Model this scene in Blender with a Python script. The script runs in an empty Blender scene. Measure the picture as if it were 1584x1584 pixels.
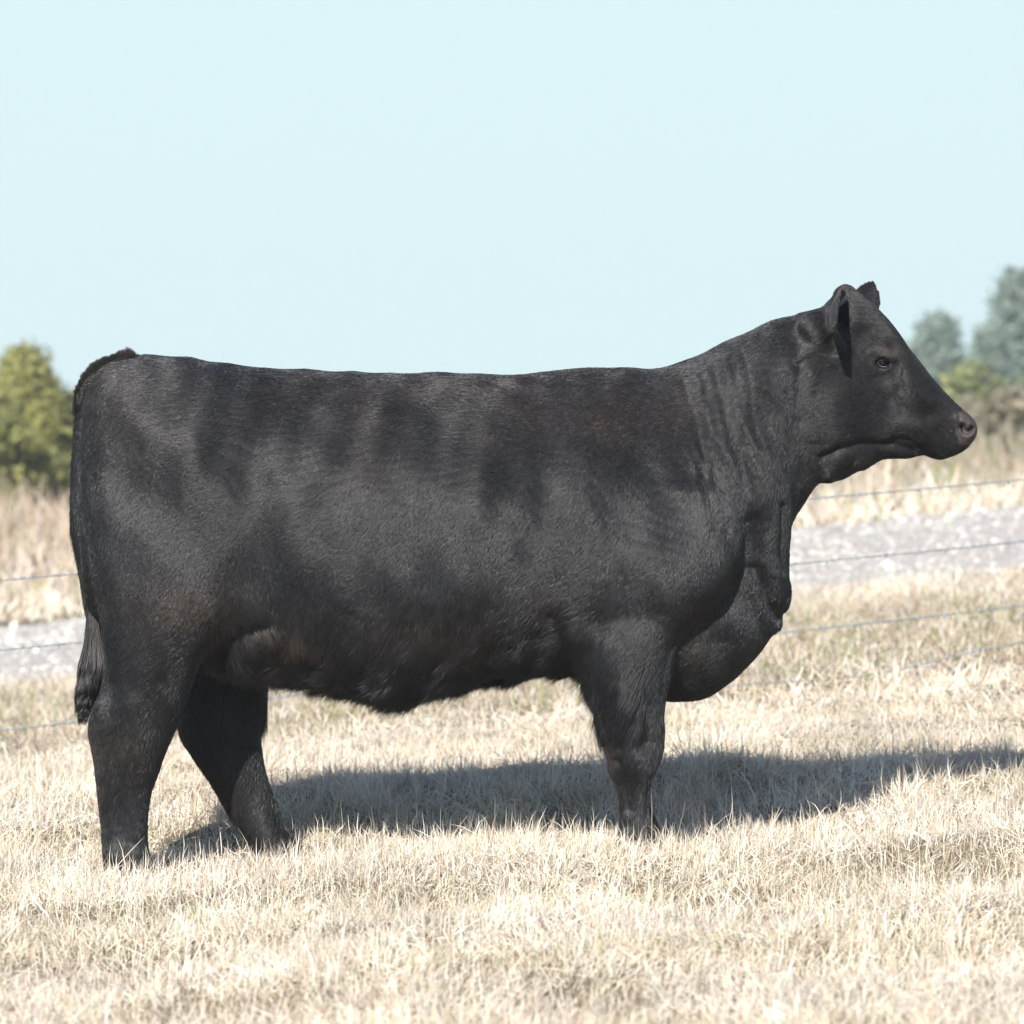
import bpy, math, random
import numpy as np
from mathutils import Vector
from mathutils.bvhtree import BVHTree

rng = np.random.default_rng(7)
random.seed(7)
scene = bpy.context.scene
col = scene.collection

# ------------------------------------------------------------------ camera, sky, sun, exposure
CAMZ, CD, F = 0.97, 10.0, 5700.0            # eye height, distance to the animal, focal length in photo pixels
cam_d = bpy.data.cameras.new('camera'); cam = bpy.data.objects.new('camera', cam_d); col.objects.link(cam)
cam.location = (0, -CD, CAMZ); cam.rotation_euler = (math.radians(90), 0, 0)
cam_d.sensor_width = 36; cam_d.lens = 36 * F / 1584; cam_d.clip_start = 0.1; cam_d.clip_end = 5000
cam_d.dof.use_dof = True; cam_d.dof.focus_distance = 9.75; cam_d.dof.aperture_fstop = 4.6
scene.camera = cam

SUN = Vector((0.47, 1.40, -1.0)).normalized()       # direction the light travels
el = math.asin(-SUN.z); az = math.atan2(-SUN.x, -SUN.y)
world = bpy.data.worlds.new('World'); scene.world = world; world.use_nodes = True
wn = world.node_tree.nodes; wl = world.node_tree.links
sky = wn.new('ShaderNodeTexSky'); sky.sky_type = 'NISHITA'; sky.sun_disc = False
sky.sun_elevation = el; sky.sun_rotation = az; sky.air_density = 1.0; sky.dust_density = 1.2; sky.ozone_density = 1.0
bg = wn['Background']; bg.inputs['Strength'].default_value = 0.105
# thin bright winter haze low in the sky, deeper blue overhead
wtc = wn.new('ShaderNodeTexCoord'); wsx = wn.new('ShaderNodeSeparateXYZ'); wl.new(wtc.outputs['Generated'], wsx.inputs[0])
wmr = wn.new('ShaderNodeMapRange'); wmr.interpolation_type = 'SMOOTHSTEP'
wmr.inputs['From Min'].default_value = 0.14; wmr.inputs['From Max'].default_value = 0.50; wl.new(wsx.outputs['Z'], wmr.inputs['Value'])
wmul = wn.new('ShaderNodeMix'); wmul.data_type = 'RGBA'; wmul.blend_type = 'MULTIPLY'; wmul.inputs[0].default_value = 1
wl.new(sky.outputs['Color'], wmul.inputs[6]); wmul.inputs[7].default_value = (.36, .50, .76, 1)
wmix = wn.new('ShaderNodeMix'); wmix.data_type = 'RGBA'; wl.new(wmr.outputs[0], wmix.inputs[0])
wmix.inputs[6].default_value = (4.70, 5.90, 6.10, 1); wl.new(wmul.outputs[2], wmix.inputs[7])
wl.new(wmix.outputs[2], bg.inputs['Color'])
sd = bpy.data.lights.new('sun', 'SUN'); so = bpy.data.objects.new('sun', sd); col.objects.link(so)
sd.energy = 5.0; sd.angle = math.radians(0.5); sd.color = (1.0, 0.955, 0.885)
so.rotation_euler = SUN.to_track_quat('-Z', 'Y').to_euler(); so.location = (-4, -12, 9)
scene.view_settings.view_transform = 'Standard'; scene.view_settings.look = 'None'
scene.view_settings.gamma = 1.0; scene.view_settings.exposure = 0.58
scene.render.resolution_x = 1024; scene.render.resolution_y = 1024
scene.render.engine = 'CYCLES'
scene.cycles.max_bounces = 8; scene.cycles.transparent_max_bounces = 8

# ------------------------------------------------------------------ helpers
def W(px, py, y=0.0):
    """photo pixel at depth y behind the animal's mid plane -> world point"""
    d = CD + y
    return np.array([(px - 792) * d / F, y, CAMZ - (py - 792) * d / F])

def topx(P):
    d = CD + P[:, 1]
    return 792 + P[:, 0] * F / d, 792 + (CAMZ - P[:, 2]) * F / d

_ns = {}
def snoise(P, freq, seed=0, n=9):
    key = (seed, n, P.shape[1])
    if key not in _ns:
        r = np.random.default_rng(1000 + seed)
        k = r.normal(size=(n, P.shape[1])); k /= np.linalg.norm(k, axis=1)[:, None]
        k *= r.uniform(0.6, 1.5, size=(n, 1)); _ns[key] = (k, r.uniform(0, 6.28, n))
    k, ph = _ns[key]
    return np.sin(P @ (k.T * freq * 6.283) + ph).sum(1) / math.sqrt(n / 2)

def mesh_from(name, V, loops, sizes, mat=None, smooth=True, attrs=None):
    me = bpy.data.meshes.new(name)
    V = np.asarray(V, dtype=np.float32); loops = np.asarray(loops, dtype=np.int32); sizes = np.asarray(sizes, dtype=np.int32)
    me.vertices.add(len(V)); me.vertices.foreach_set('co', V.ravel())
    me.loops.add(len(loops)); me.loops.foreach_set('vertex_index', loops)
    me.polygons.add(len(sizes))
    starts = np.concatenate([[0], np.cumsum(sizes)[:-1]]).astype(np.int32)
    me.polygons.foreach_set('loop_start', starts); me.polygons.foreach_set('loop_total', sizes)
    me.polygons.foreach_set('use_smooth', np.full(len(sizes), smooth))
    if attrs:
        for k, a in attrs.items():
            at = me.color_attributes.new(k, 'FLOAT_COLOR', 'POINT')
            c = np.ones((len(V), 4), dtype=np.float32); c[:, :3] = a
            at.data.foreach_set('color', c.ravel())
    me.update(calc_edges=True)
    if mat: me.materials.append(mat)
    return me

def link(name, data, parent=None, **props):
    o = bpy.data.objects.new(name, data); col.objects.link(o)
    if parent: o.parent = parent
    for k, v in props.items(): o[k] = v
    return o

class MB:
    def __init__(s): s.V = []; s.L = []; s.S = []; s.n = 0
    def add(s, V, faces):
        for f in faces:
            s.L.extend([i + s.n for i in f]); s.S.append(len(f))
        s.V.append(np.asarray(V, dtype=float)); s.n += len(V)
    def tube(s, pts, rad, k=10, caps=True):
        pts = np.asarray(pts, float); n = len(pts)
        rad = np.broadcast_to(np.asarray(rad, float), (n,))
        t = np.gradient(pts, axis=0); t /= np.linalg.norm(t, axis=1)[:, None]
        up = np.array([0, 0, 1.0]) if abs(t[0][2]) < .8 else np.array([1.0, 0, 0])
        V = []; a = np.linspace(0, 2 * np.pi, k, endpoint=False)
        for i in range(n):
            u = np.cross(up, t[i]); u /= np.linalg.norm(u); v = np.cross(t[i], u); up = v
            V.append(pts[i] + rad[i] * (np.cos(a)[:, None] * u + np.sin(a)[:, None] * v))
        s.rings(V, caps)
    def rings(s, R, caps=True):
        k = len(R[0]); F_ = []
        for i in range(len(R) - 1):
            for j in range(k):
                F_.append((i * k + j, i * k + (j + 1) % k, (i + 1) * k + (j + 1) % k, (i + 1) * k + j))
        V = np.concatenate(R)
        if caps:
            V = np.concatenate([V, [R[0].mean(0)], [R[-1].mean(0)]])
            a = len(R) * k; b = a + 1
            for j in range(k):
                F_.append((a, (j + 1) % k, j)); F_.append((b, (len(R) - 1) * k + j, (len(R) - 1) * k + (j + 1) % k))
        s.add(V, F_)
    def mesh(s, name, mat, smooth=True, attrs=None):
        return mesh_from(name, np.concatenate(s.V), s.L, s.S, mat, smooth, attrs)

def mat_new(name):
    m = bpy.data.materials.new(name); m.use_nodes = True
    return m, m.node_tree.nodes, m.node_tree.links, m.node_tree.nodes['Principled BSDF']

def noise_ramp(nt, ln, scale, stops, detail=6, rough=0.6, coord='Object', dist=0.0):
    tc = nt.new('ShaderNodeTexCoord'); nz = nt.new('ShaderNodeTexNoise')
    nz.inputs['Scale'].default_value = scale; nz.inputs['Detail'].default_value = detail
    nz.inputs['Roughness'].default_value = rough; nz.inputs['Distortion'].default_value = dist
    ln.new(tc.outputs[coord], nz.inputs['Vector'])
    cr = nt.new('ShaderNodeValToRGB'); ln.new(nz.outputs['Fac'], cr.inputs['Fac'])
    e = cr.color_ramp.elements
    e[0].position, e[0].color = stops[0][0], (*stops[0][1], 1)
    e[1].position, e[1].color = stops[-1][0], (*stops[-1][1], 1)
    for p, c in stops[1:-1]:
        q = e.new(p); q.color = (*c, 1)
    return cr, nz

def leafy_material(name, rough=0.6, trans=0.35, spec=0.3):
    """surface coloured by the per-blade colour attribute, with light passing through thin blades"""
    m, nt, ln, bs = mat_new(name)
    at = nt.new('ShaderNodeAttribute'); at.attribute_name = 'tint'
    ln.new(at.outputs['Color'], bs.inputs['Base Color'])
    bs.inputs['Roughness'].default_value = rough; bs.inputs['Specular IOR Level'].default_value = spec
    tr = nt.new('ShaderNodeBsdfTranslucent'); ln.new(at.outputs['Color'], tr.inputs['Color'])
    mx = nt.new('ShaderNodeMixShader'); mx.inputs[0].default_value = trans
    ln.new(bs.outputs[0], mx.inputs[1]); ln.new(tr.outputs[0], mx.inputs[2])
    ln.new(mx.outputs[0], nt['Material Output'].inputs['Surface'])
    return m

# ------------------------------------------------------------------ terrain
TD = np.array([-60, 0, 7.0, 9.4, 10.2, 11.0, 12.0, 13.3, 14.7, 17.5, 20.0, 22.0, 26.0, 28.0, 34.0, 42.0, 60, 110, 400, 3000])
TL = np.array([-.1, -.05, -.01, -.01, .005, .055, .09, .03, .0, -.02, -.02, .01, .13, .21, .42, .58, .62, .70, .8, .6])
TR = np.array([-.1, .0, .05, .065, .08, .13, .20, .275, .37, .50, .60, .70, .95, 1.05, 1.24, 1.40, 1.30, 1.0, .8, .6])
TX = np.array([TD_ * 792 / F for TD_ in np.clip(TD, 7, 60)])
def ground(X, Y):
    X = np.asarray(X, float); d = np.asarray(Y, float) + CD
    zl = zr = xs = 0
    for o in (-.5, -.2, 0, .2, .5):
        q = d + o * np.clip(d / 14, .6, 4)
        zl = zl + np.interp(q, TD, TL) / 5; zr = zr + np.interp(q, TD, TR) / 5; xs = xs + np.interp(q, TD, TX) / 5
    L = 2.2 * xs
    X_ = np.clip(X, -3, 3); Y_ = np.asarray(Y, float)
    crest = np.exp(-((Y_ + .50 - .05 * np.sin(2.3 * X_)) / .24) ** 2) * (.040 / (1 + np.exp(-(X_ + .50) * 6)) + .055 / (1 + np.exp(-(X_ - 1.05) * 6)))
    for mx_, my_, ma_, ms_ in ((.64, 1.45, .050, .26), (.05, 1.35, .040, .22), (-.42, 1.25, .032, .16), (1.25, 1.5, .030, .18), (1.75, 1.6, .045, .25), (-.75, 1.3, .02, .12)):
        crest = crest + ma_ * np.exp(-((X_ - mx_) / ms_) ** 2 - ((Y_ - my_) / .32) ** 2)
    return crest + (zl + zr) / 2 + (zr - zl) / 2 * (L / xs) * np.tanh(X / L)

ysamp = np.unique(np.concatenate([np.linspace(-40, -6, 18), np.linspace(-6, 12, 240), np.linspace(12, 50, 90), np.geomspace(50, 2500, 40)]))
xs_ = np.concatenate([-np.geomspace(2500, 12, 30), np.linspace(-11.5, 11.5, 116), np.geomspace(12, 2500, 30)])
GX, GY = np.meshgrid(xs_, ysamp)
GZ = ground(GX.ravel(), GY.ravel()).reshape(GX.shape)
P2 = np.stack([GX.ravel(), GY.ravel()], 1)
GZ = GZ + (0.009 * snoise(P2, .8, 1) + .005 * snoise(P2, 1.9, 2)).reshape(GX.shape) * np.clip((60 - np.abs(GY)) / 30, 0, 1)
V = np.stack([GX.ravel(), GY.ravel(), GZ.ravel()], 1)
ny, nx = GX.shape
ii = (np.arange(ny - 1)[:, None] * nx + np.arange(nx - 1)[None]).ravel()
loops = np.stack([ii, ii + 1, ii + nx + 1, ii + nx], 1).ravel()
def gz(X, Y):
    P = np.stack([X, Y], 1)
    return ground(X, Y) + (0.009 * snoise(P, .8, 1) + .005 * snoise(P, 1.9, 2)) * np.clip((60 - np.abs(Y)) / 30, 0, 1)

m_ground, nt, ln, bs = mat_new('dry_soil_and_thatch')
cr, nz = noise_ramp(nt, ln, 9.0, [(.25, (.13, .10, .07)), (.5, (.24, .19, .135)), (.75, (.42, .36, .28))], detail=10, rough=.75)
cr2, nz2 = noise_ramp(nt, ln, .35, [(.35, (1.0, .97, .9)), (.65, (.78, .84, .62))], detail=3)
mx = nt.new('ShaderNodeMix'); mx.data_type = 'RGBA'; mx.blend_type = 'MULTIPLY'; mx.inputs[0].default_value = .8
ln.new(cr.outputs[0], mx.inputs[6]); ln.new(cr2.outputs[0], mx.inputs[7]); ln.new(mx.outputs[2], bs.inputs['Base Color'])
bs.inputs['Roughness'].default_value = .95; bs.inputs['Specular IOR Level'].default_value = .1
bp = nt.new('ShaderNodeBump'); bp.inputs['Strength'].default_value = .6; bp.inputs['Distance'].default_value = .03
ln.new(nz.outputs['Fac'], bp.inputs['Height']); ln.new(bp.outputs[0], bs.inputs['Normal'])
gm = mesh_from('ground', V, loops, np.full(len(ii), 4), m_ground)
link('ground', gm, kind='structure')

# gravel road: a sheet that follows the ground
def road_edges(X):
    # near and far edge (distance from the animal) of the gravel, slightly wavy
    near = 10.6 + .10 * X + .15 * np.sin(X * .9 + 1)
    far = 16.6 + .22 * X + .2 * np.sin(X * .7)
    return near, far
rx = np.linspace(-30, 30, 300); rt = np.linspace(0, 1, 40)
RX, RT = np.meshgrid(rx, rt); n_, f_ = road_edges(RX); RY = n_ + (f_ - n_) * RT
RZ = gz(RX.ravel(), RY.ravel()) + .012 + .05 * np.sin(np.pi * RT.ravel())
ii = (np.arange(39)[:, None] * 300 + np.arange(299)[None]).ravel()
m_road, nt, ln, bs = mat_new('crushed_limestone')
tc = nt.new('ShaderNodeTexCoord'); vo = nt.new('ShaderNodeTexVoronoi'); vo.inputs['Scale'].default_value = 26
ln.new(tc.outputs['Object'], vo.inputs['Vector'])
cr = nt.new('ShaderNodeValToRGB'); sx = nt.new('ShaderNodeSeparateColor'); ln.new(vo.outputs['Color'], sx.inputs[0]); ln.new(sx.outputs[0], cr.inputs['Fac'])
cr.color_ramp.elements[0].color = (.34, .31, .28, 1); cr.color_ramp.elements[1].color = (.54, .50, .455, 1)
ln.new(cr.outputs[0], bs.inputs['Base Color']); bs.inputs['Roughness'].default_value = .9
bp = nt.new('ShaderNodeBump'); bp.inputs['Strength'].default_value = .5; bp.inputs['Distance'].default_value = .02
ln.new(vo.outputs['Distance'], bp.inputs['Height']); ln.new(bp.outputs[0], bs.inputs['Normal'])
link('gravel_road', mesh_from('gravel_road', np.stack([RX.ravel(), RY.ravel(), RZ], 1), np.stack([ii, ii + 1, ii + 301, ii + 300], 1).ravel(), np.full(len(ii), 4), m_road), kind='structure')

# loose stones on the road
N = 16000
sxp = rng.uniform(-7, 7, N); n_, f_ = road_edges(sxp); t_ = rng.uniform(-.02, 1.02, N); syp = n_ + (f_ - n_) * t_
szp = gz(sxp, syp) + .012 + .05 * np.sin(np.pi * np.clip(t_, 0, 1))
size = rng.lognormal(-4.35, .45, N).clip(.006, .05)
big = snoise(np.stack([sxp, syp], 1), .5, 5) > .9; size[big] *= 1.5
ico = np.array([[0, 0, 1], [.9, 0, .4], [.28, .85, .45], [-.72, .53, .4], [-.72, -.53, .45], [.28, -.85, .4], [.72, .53, -.45], [-.28, .85, -.4], [-.9, 0, -.45], [-.28, -.85, -.4], [.72, -.53, -.45], [0, 0, -1]])
icf = [(0, 1, 2), (0, 2, 3), (0, 3, 4), (0, 4, 5), (0, 5, 1), (1, 6, 2), (2, 7, 3), (3, 8, 4), (4, 9, 5), (5, 10, 1), (6, 7, 2), (7, 8, 3), (8, 9, 4), (9, 10, 5), (10, 6, 1), (11, 7, 6), (11, 8, 7), (11, 9, 8), (11, 10, 9), (11, 6, 10)]
SV = ico[None] * rng.uniform(.65, 1.2, (N, 12, 1)) * size[:, None, None] * rng.uniform(.6, 1.2, (N, 1, 3)) * np.array([1, 1, .7])
SV += np.stack([sxp, syp, szp], 1)[:, None]
SF = (np.array(icf)[None] + (np.arange(N) * 12)[:, None, None]).ravel()
g_ = rng.uniform(.30, .68, N); tint = np.stack([g_, g_ * rng.uniform(.93, .99, N), g_ * rng.uniform(.82, .95, N)], 1)
m_stone, nt, ln, bs = mat_new('pale_stone'); at = nt.new('ShaderNodeAttribute'); at.attribute_name = 'tint'
ln.new(at.outputs['Color'], bs.inputs['Base Color']); bs.inputs['Roughness'].default_value = .85
link('gravel', mesh_from('gravel', SV.reshape(-1, 3), SF, np.full(N * 20, 3), m_stone, smooth=False, attrs={'tint': np.repeat(tint, 12, 0)}),
     kind='stuff', label='pale grey and white loose gravel on the road behind the fence', category='gravel')

# ------------------------------------------------------------------ grass as individual blades
m_grass = leafy_material('dry_grass_blade', rough=.5, trans=.10, spec=.25)
def blades(name, X, Y, length, width, tint, lean, curl, label, category, leandir=None, lift=0.0, Z=None):
    n = len(X)
    th = rng.uniform(0, 2 * np.pi, n) if leandir is None else leandir
    lean = np.asarray(lean) * np.ones(n)
    ld = np.stack([np.cos(th), np.sin(th)], 1)
    # bent centre line, 4 levels
    t = np.array([0, .36, .70, 1.0]); base = np.stack([X, Y, (gz(X, Y) if Z is None else Z) - .004 + lift], 1)
    pts = np.zeros((n, 4, 3)); pts[:, 0] = base
    side = rng.normal(0, .35, n)
    for k in range(1, 4):
        a = lean + curl * t[k]                      # angle from vertical grows along the blade
        a = np.clip(a, -1.9, 1.9); seg = (t[k] - t[k - 1]) * length
        th2 = th + side * t[k]
        dv = np.stack([np.cos(th2) * np.sin(a), np.sin(th2) * np.sin(a), np.cos(a)], 1)
        pts[:, k] = pts[:, k - 1] + dv * seg[:, None]
    bd = pts[:, 3] - pts[:, 0]; bd /= np.linalg.norm(bd, axis=1)[:, None] + 1e-9
    wv = np.cross(bd, rng.normal(size=(n, 3))); wv /= np.linalg.norm(wv, axis=1)[:, None] + 1e-9
    wk = np.array([1, .9, .62])
    V = np.zeros((n, 7, 3))
    for k in range(3):
        o = wv * (width * wk[k] * .5)[:, None]
        V[:, 2 * k] = pts[:, k] - o; V[:, 2 * k + 1] = pts[:, k] + o
    V[:, 6] = pts[:, 3]
    q = np.array([0, 1, 3, 2, 2, 3, 5, 4, 4, 5, 6])
    L = (q[None] + (np.arange(n) * 7)[:, None]).ravel()
    S = np.tile([4, 4, 3], n)
    tt = np.repeat(tint, 7, 0)
    return link(name, mesh_from(name, V.reshape(-1, 3), L, S, m_grass, smooth=False, attrs={'tint': tt}), kind='stuff', label=label, category=category)

def straw(n, P, green=None):
    """real colours of dead bermuda: cream, straw, grey-brown, a few rusty; optional green share"""
    pal = np.array([[.82, .745, .62], [.74, .645, .49], [.86, .81, .72], [.62, .50, .36], [.42, .31, .23], [.70, .63, .55]])
    pr = np.array([.30, .22, .24, .10, .04, .10])
    c = pal[rng.choice(len(pal), n, p=pr)] * rng.uniform(.88, 1.10, (n, 1))
    v = 1 + .06 * snoise(P, 1.3, 11) + .05 * snoise(P, 3.5, 12)
    c = c * v[:, None]
    w = np.clip(.5 + .5 * snoise(P, .8, 13), 0, 1)[:, None]
    c = c * (np.array([.94, .915, .88]) * w + np.array([.92, .91, .925]) * (1 - w))
    if green is not None:
        g = rng.uniform(0, 1, n) < green
        gc = np.array([[.30, .36, .12], [.38, .42, .18], [.22, .30, .10]])[rng.integers(0, 3, n)] * rng.uniform(.8, 1.15, (n, 1))
        c[g] = gc[g]
    return np.clip(c, .02, .86)

def scatter(dens, x_half, y0, y1, margin=.45, outside=.35, extra=1.7):
    """random points between depths y0..y1, full density inside the view wedge, thinner beside it"""
    X = []; Y = []
    A = (2 * (x_half(y1) + extra)) * (y1 - y0); n = int(A * dens)
    x = rng.uniform(-(x_half(y1) + extra), x_half(y1) + extra, n); y = rng.uniform(y0, y1, n)
    lim = (y + CD) * 792 / F + margin
    keep = (np.abs(x) < lim) | (rng.uniform(0, 1, n) < outside)
    return x[keep], y[keep]
xh = lambda y: (y + CD) * 792 / F

# near pasture: short matted turf plus upright blades
def near_grass(dens, y0, y1, wmul=1.0, nm='dry_grass', part=0):
    X, Y = scatter(dens, xh, y0, y1)
    P = np.stack([X, Y], 1); n = len(X)
    cl = snoise(P, 1.6, 21) * .5 + snoise(P, 4.5, 22) * .5            # clumpiness
    keep = rng.uniform(0, 1, n) < np.clip(.88 + .10 * cl + .10 * snoise(P, 10, 26), .25, 1)
    X, Y, P, cl = X[keep], Y[keep], P[keep], cl[keep]; n = len(X)
    rdg = np.exp(-((Y + .50) / .26) ** 2)
    L = np.clip(rng.lognormal(math.log(.036), .40, n) * (1 + .20 * cl + .14 * snoise(P, 9, 27)) * (1 + .40 * rdg), .010, .12)
    up = rng.uniform(0, 1, n) < .02
    L[up] *= rng.uniform(1.25, 1.9, up.sum())
    lean = np.abs(rng.normal(1.12, .42, n)); lean[up] = np.abs(rng.normal(.25, .25, up.sum()))
    curl = rng.normal(.1, 1.0, n)
    th = rng.uniform(0, 2 * np.pi, n)
    pref = snoise(P, 1.1, 23) * 2.2
    mixd = rng.uniform(0, 1, n) < .45; th[mixd] = pref[mixd] + rng.normal(0, .5, mixd.sum())
    wid = rng.uniform(.0013, .0027, n) * wmul
    gr = np.clip(.01 + .05 * (snoise(P, .55, 24) - .9), 0, .2)
    return blades(nm, X, Y, L, wid, straw(n, P, gr), lean, curl,
                  ['short pale bleached dead grass in the foreground pasture', 'short pale dead grass between the animal and the fence'][part], 'grass', leandir=th)
near_grass(19000, -4.1, 0.1, 1.0, part=0)
near_grass(15500, 0.1, 3.6, 1.2, part=1)

# longer stray blades and runners, standing proud of the turf
X, Y = scatter(620, xh, -3.3, 3.0)
P = np.stack([X, Y], 1); n = len(X)
rid = np.exp(-((Y + .45) / .30) ** 2) + .8 * np.exp(-((Y - 1.3) / .5) ** 2)
keep = rng.uniform(0, 1, n) < .30 + .9 * rid
X, Y, P, rid = X[keep], Y[keep], P[keep], rid[keep]; n = len(X)
L = rng.uniform(.05, .105, n) * (1 + .25 * rid)
blades('stray_grass', X, Y, L, rng.uniform(.0022, .0042, n), np.clip(straw(n, P) * 1.05, 0, .88), np.abs(rng.normal(1.0, .45, n)), rng.normal(.3, 1.2, n),
       'longer curling dry blades standing out of the short turf', 'grass')

# taller tufts that give the pasture an uneven skyline
NT = 520; tx = rng.uniform(-2.9, 2.9, NT); ty = rng.uniform(-3.2, 3.2, NT); ty[:300] = rng.uniform(.7, 1.9, 300); ty[300:400] = rng.uniform(-.9, -.1, 100)
per = rng.integers(30, 90, NT); ti_ = np.repeat(np.arange(NT), per); rad_ = rng.uniform(.02, .07, NT)[ti_]
FEET = [(170, -.36), (195, -.38), (225, -.36), (250, -.30), (150, -.30), (390, -.05), (420, -.08), (455, -.05), (480, .0), (955, -.42), (985, -.46), (1012, -.44), (1040, -.38), (1075, -.3)]
for i_, (fx_, fy_) in enumerate(FEET):
    tx[400 + i_] = (fx_ - 792) * (CD + fy_) / F; ty[400 + i_] = fy_
ang_ = rng.uniform(0, 2 * np.pi, len(ti_)); rr = rad_ * np.sqrt(rng.uniform(0, 1, len(ti_)))
X = tx[ti_] + rr * np.cos(ang_); Y = ty[ti_] + rr * np.sin(ang_); n = len(X); P = np.stack([X, Y], 1)
hgt = np.where((ty > .6) & (ty < 2), rng.uniform(.06, .13, NT), rng.uniform(.035, .085, NT))[ti_]
blades('grass_tufts', X, Y, hgt * rng.uniform(.6, 1.2, n), rng.uniform(.0016, .0032, n), straw(n, P), np.abs(rng.normal(.62, .35, n)) + rr * 4, rng.normal(.6, .9, n),
       'taller uneven tufts of dead grass scattered over the pasture', 'grass', leandir=ang_ + rng.normal(0, .7, n))

# rough greenish strip beyond the fence
X, Y = scatter(4300, xh, 3.5, 11.2, margin=.8, outside=.4, extra=2.5)
P = np.stack([X, Y], 1); n = len(X)
ne, _ = road_edges(X); keep = Y < ne + rng.normal(0, .12, n)
X, Y, P = X[keep], Y[keep], P[keep]; n = len(X)
cl = snoise(P, .9, 31) * .5 + snoise(P, 2.6, 32) * .5
band = np.clip((Y - 3.6 - .2 * X) / 1.2, 0, 1) * np.clip((9.9 - Y) / 1.6, 0, 1)
L = np.clip(rng.lognormal(math.log(.058), .4, n) * (1 + .30 * cl), .02, .18)
c = straw(n, P, np.clip((.14 + .12 * cl) * band, 0, .5))
br = rng.uniform(0, 1, n) < .26 * band; c[br] *= np.array([.66, .54, .46])
c = c * (1 - .13 * band[:, None])
blades('roadside_grass', X, Y, L, rng.uniform(.003, .0065, n), c, np.abs(rng.normal(.7, .4, n)), rng.normal(.5, .5, n),
       'rough tan and green grass between the fence and the gravel road', 'grass')

# beyond the road: pale verge, then tall dead weeds
X = rng.uniform(-14, 15, 100000); Y = rng.uniform(16, 34, 100000)
_, fe = road_edges(X); keep = (Y > fe + rng.normal(0, .15, len(X))) & (np.abs(X) < xh(Y) + 9)
X, Y = X[keep], Y[keep]; P = np.stack([X, Y], 1); n = len(X)
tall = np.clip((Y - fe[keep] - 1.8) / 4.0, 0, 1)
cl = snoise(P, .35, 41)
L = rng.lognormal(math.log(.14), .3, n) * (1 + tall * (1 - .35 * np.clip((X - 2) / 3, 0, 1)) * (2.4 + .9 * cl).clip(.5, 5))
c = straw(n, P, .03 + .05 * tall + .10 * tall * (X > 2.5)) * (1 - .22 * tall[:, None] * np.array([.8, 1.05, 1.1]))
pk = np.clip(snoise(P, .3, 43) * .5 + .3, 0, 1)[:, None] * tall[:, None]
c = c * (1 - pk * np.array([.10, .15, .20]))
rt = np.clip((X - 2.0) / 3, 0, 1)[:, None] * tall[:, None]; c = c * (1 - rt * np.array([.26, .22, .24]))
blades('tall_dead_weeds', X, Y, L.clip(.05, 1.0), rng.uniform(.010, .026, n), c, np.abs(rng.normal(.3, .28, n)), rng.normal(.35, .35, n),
       'tall tan dead weeds and brush beyond the gravel road', 'weeds')

# ------------------------------------------------------------------ barbed wire fence
m_wire, nt, ln, bs = mat_new('galvanised_wire')
cr, nz = noise_ramp(nt, ln, 60, [(.3, (.26, .28, .30)), (.7, (.50, .53, .56))])
ln.new(cr.outputs[0], bs.inputs['Base Color']); bs.inputs['Metallic'].default_value = .55; bs.inputs['Roughness'].default_value = .5
m_post, nt, ln, bs = mat_new('painted_steel_post')
cr, nz = noise_ramp(nt, ln, 30, [(.35, (.16, .05, .03)), (.6, (.05, .10, .06))]); ln.new(cr.outputs[0], bs.inputs['Base Color']); bs.inputs['Roughness'].default_value = .7
def Yf(X): return 3.3 + (X + 1.85) * .36            # fence line on plan
def wire_z(px_l, row_l, px_r, row_r, X):
    a = W(px_l, row_l, Yf(-1.85)); b = W(px_r, row_r, Yf(2.0))
    Xl = (px_l - 792) * 13.3 / F; Xr = (px_r - 792) * 14.7 / F
    return a[2] + (b[2] - a[2]) * (X - Xl) / (Xr - Xl)
fence = link('barbed_wire_fence', None, label='four strand barbed wire fence sloping up to the right behind the black animal', category='fence')
fence.location = (0, Yf(0), float(gz(np.array([0.]), np.array([Yf(0)]))[0]))
FL = np.array(fence.location)
rows = [(895, 737), (1003, 833), (1127, 932), (1206, 987)]
for wi, (rl, rr) in enumerate(rows):
    mb = MB(); x = np.linspace(-7.5, 7.5, 1500)
    z = wire_z(0, rl, 1584, rr, x)
    sag = .012 * np.sin((x - .52) / 3.2 * np.pi) ** 2
    for s_ in (0, np.pi):
        ph = x * 2 * np.pi / .055 + s_
        pts = np.stack([x, Yf(x) + .0022 * np.cos(ph), z - sag + .0022 * np.sin(ph)], 1)
        if wi == 3: pts[:, 2] -= .07 * np.exp(-((x - .15) / .5) ** 2) + .055 * np.exp(-((x - 1.35) / .45) ** 2)
        if wi == 3: pts[:, 2] = np.maximum(pts[:, 2], gz(x, Yf(x)) + .012)
        mb.tube(pts - FL, .0021, k=5)
    for bx in np.arange(-7.4, 7.4, .125) + rng.normal(0, .006, 119)[:len(np.arange(-7.4, 7.4, .125))]:
        bz = np.interp(bx, x, pts[:, 2]); c = np.array([bx, Yf(bx), bz]) - FL
        mb.tube([c + [-.006, 0, 0], c + [.006, 0, 0]], .0042, k=6)
        for q in range(2):
            a = rng.uniform(0, np.pi); dv = np.array([rng.normal(0, .25), np.cos(a), np.sin(a)]); dv /= np.linalg.norm(dv)
            mb.tube([c - dv * .016, c + dv * .016], [.0011, .0016][q % 2], k=4)
    link('wire', mb.mesh('wire', m_wire), fence)
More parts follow.
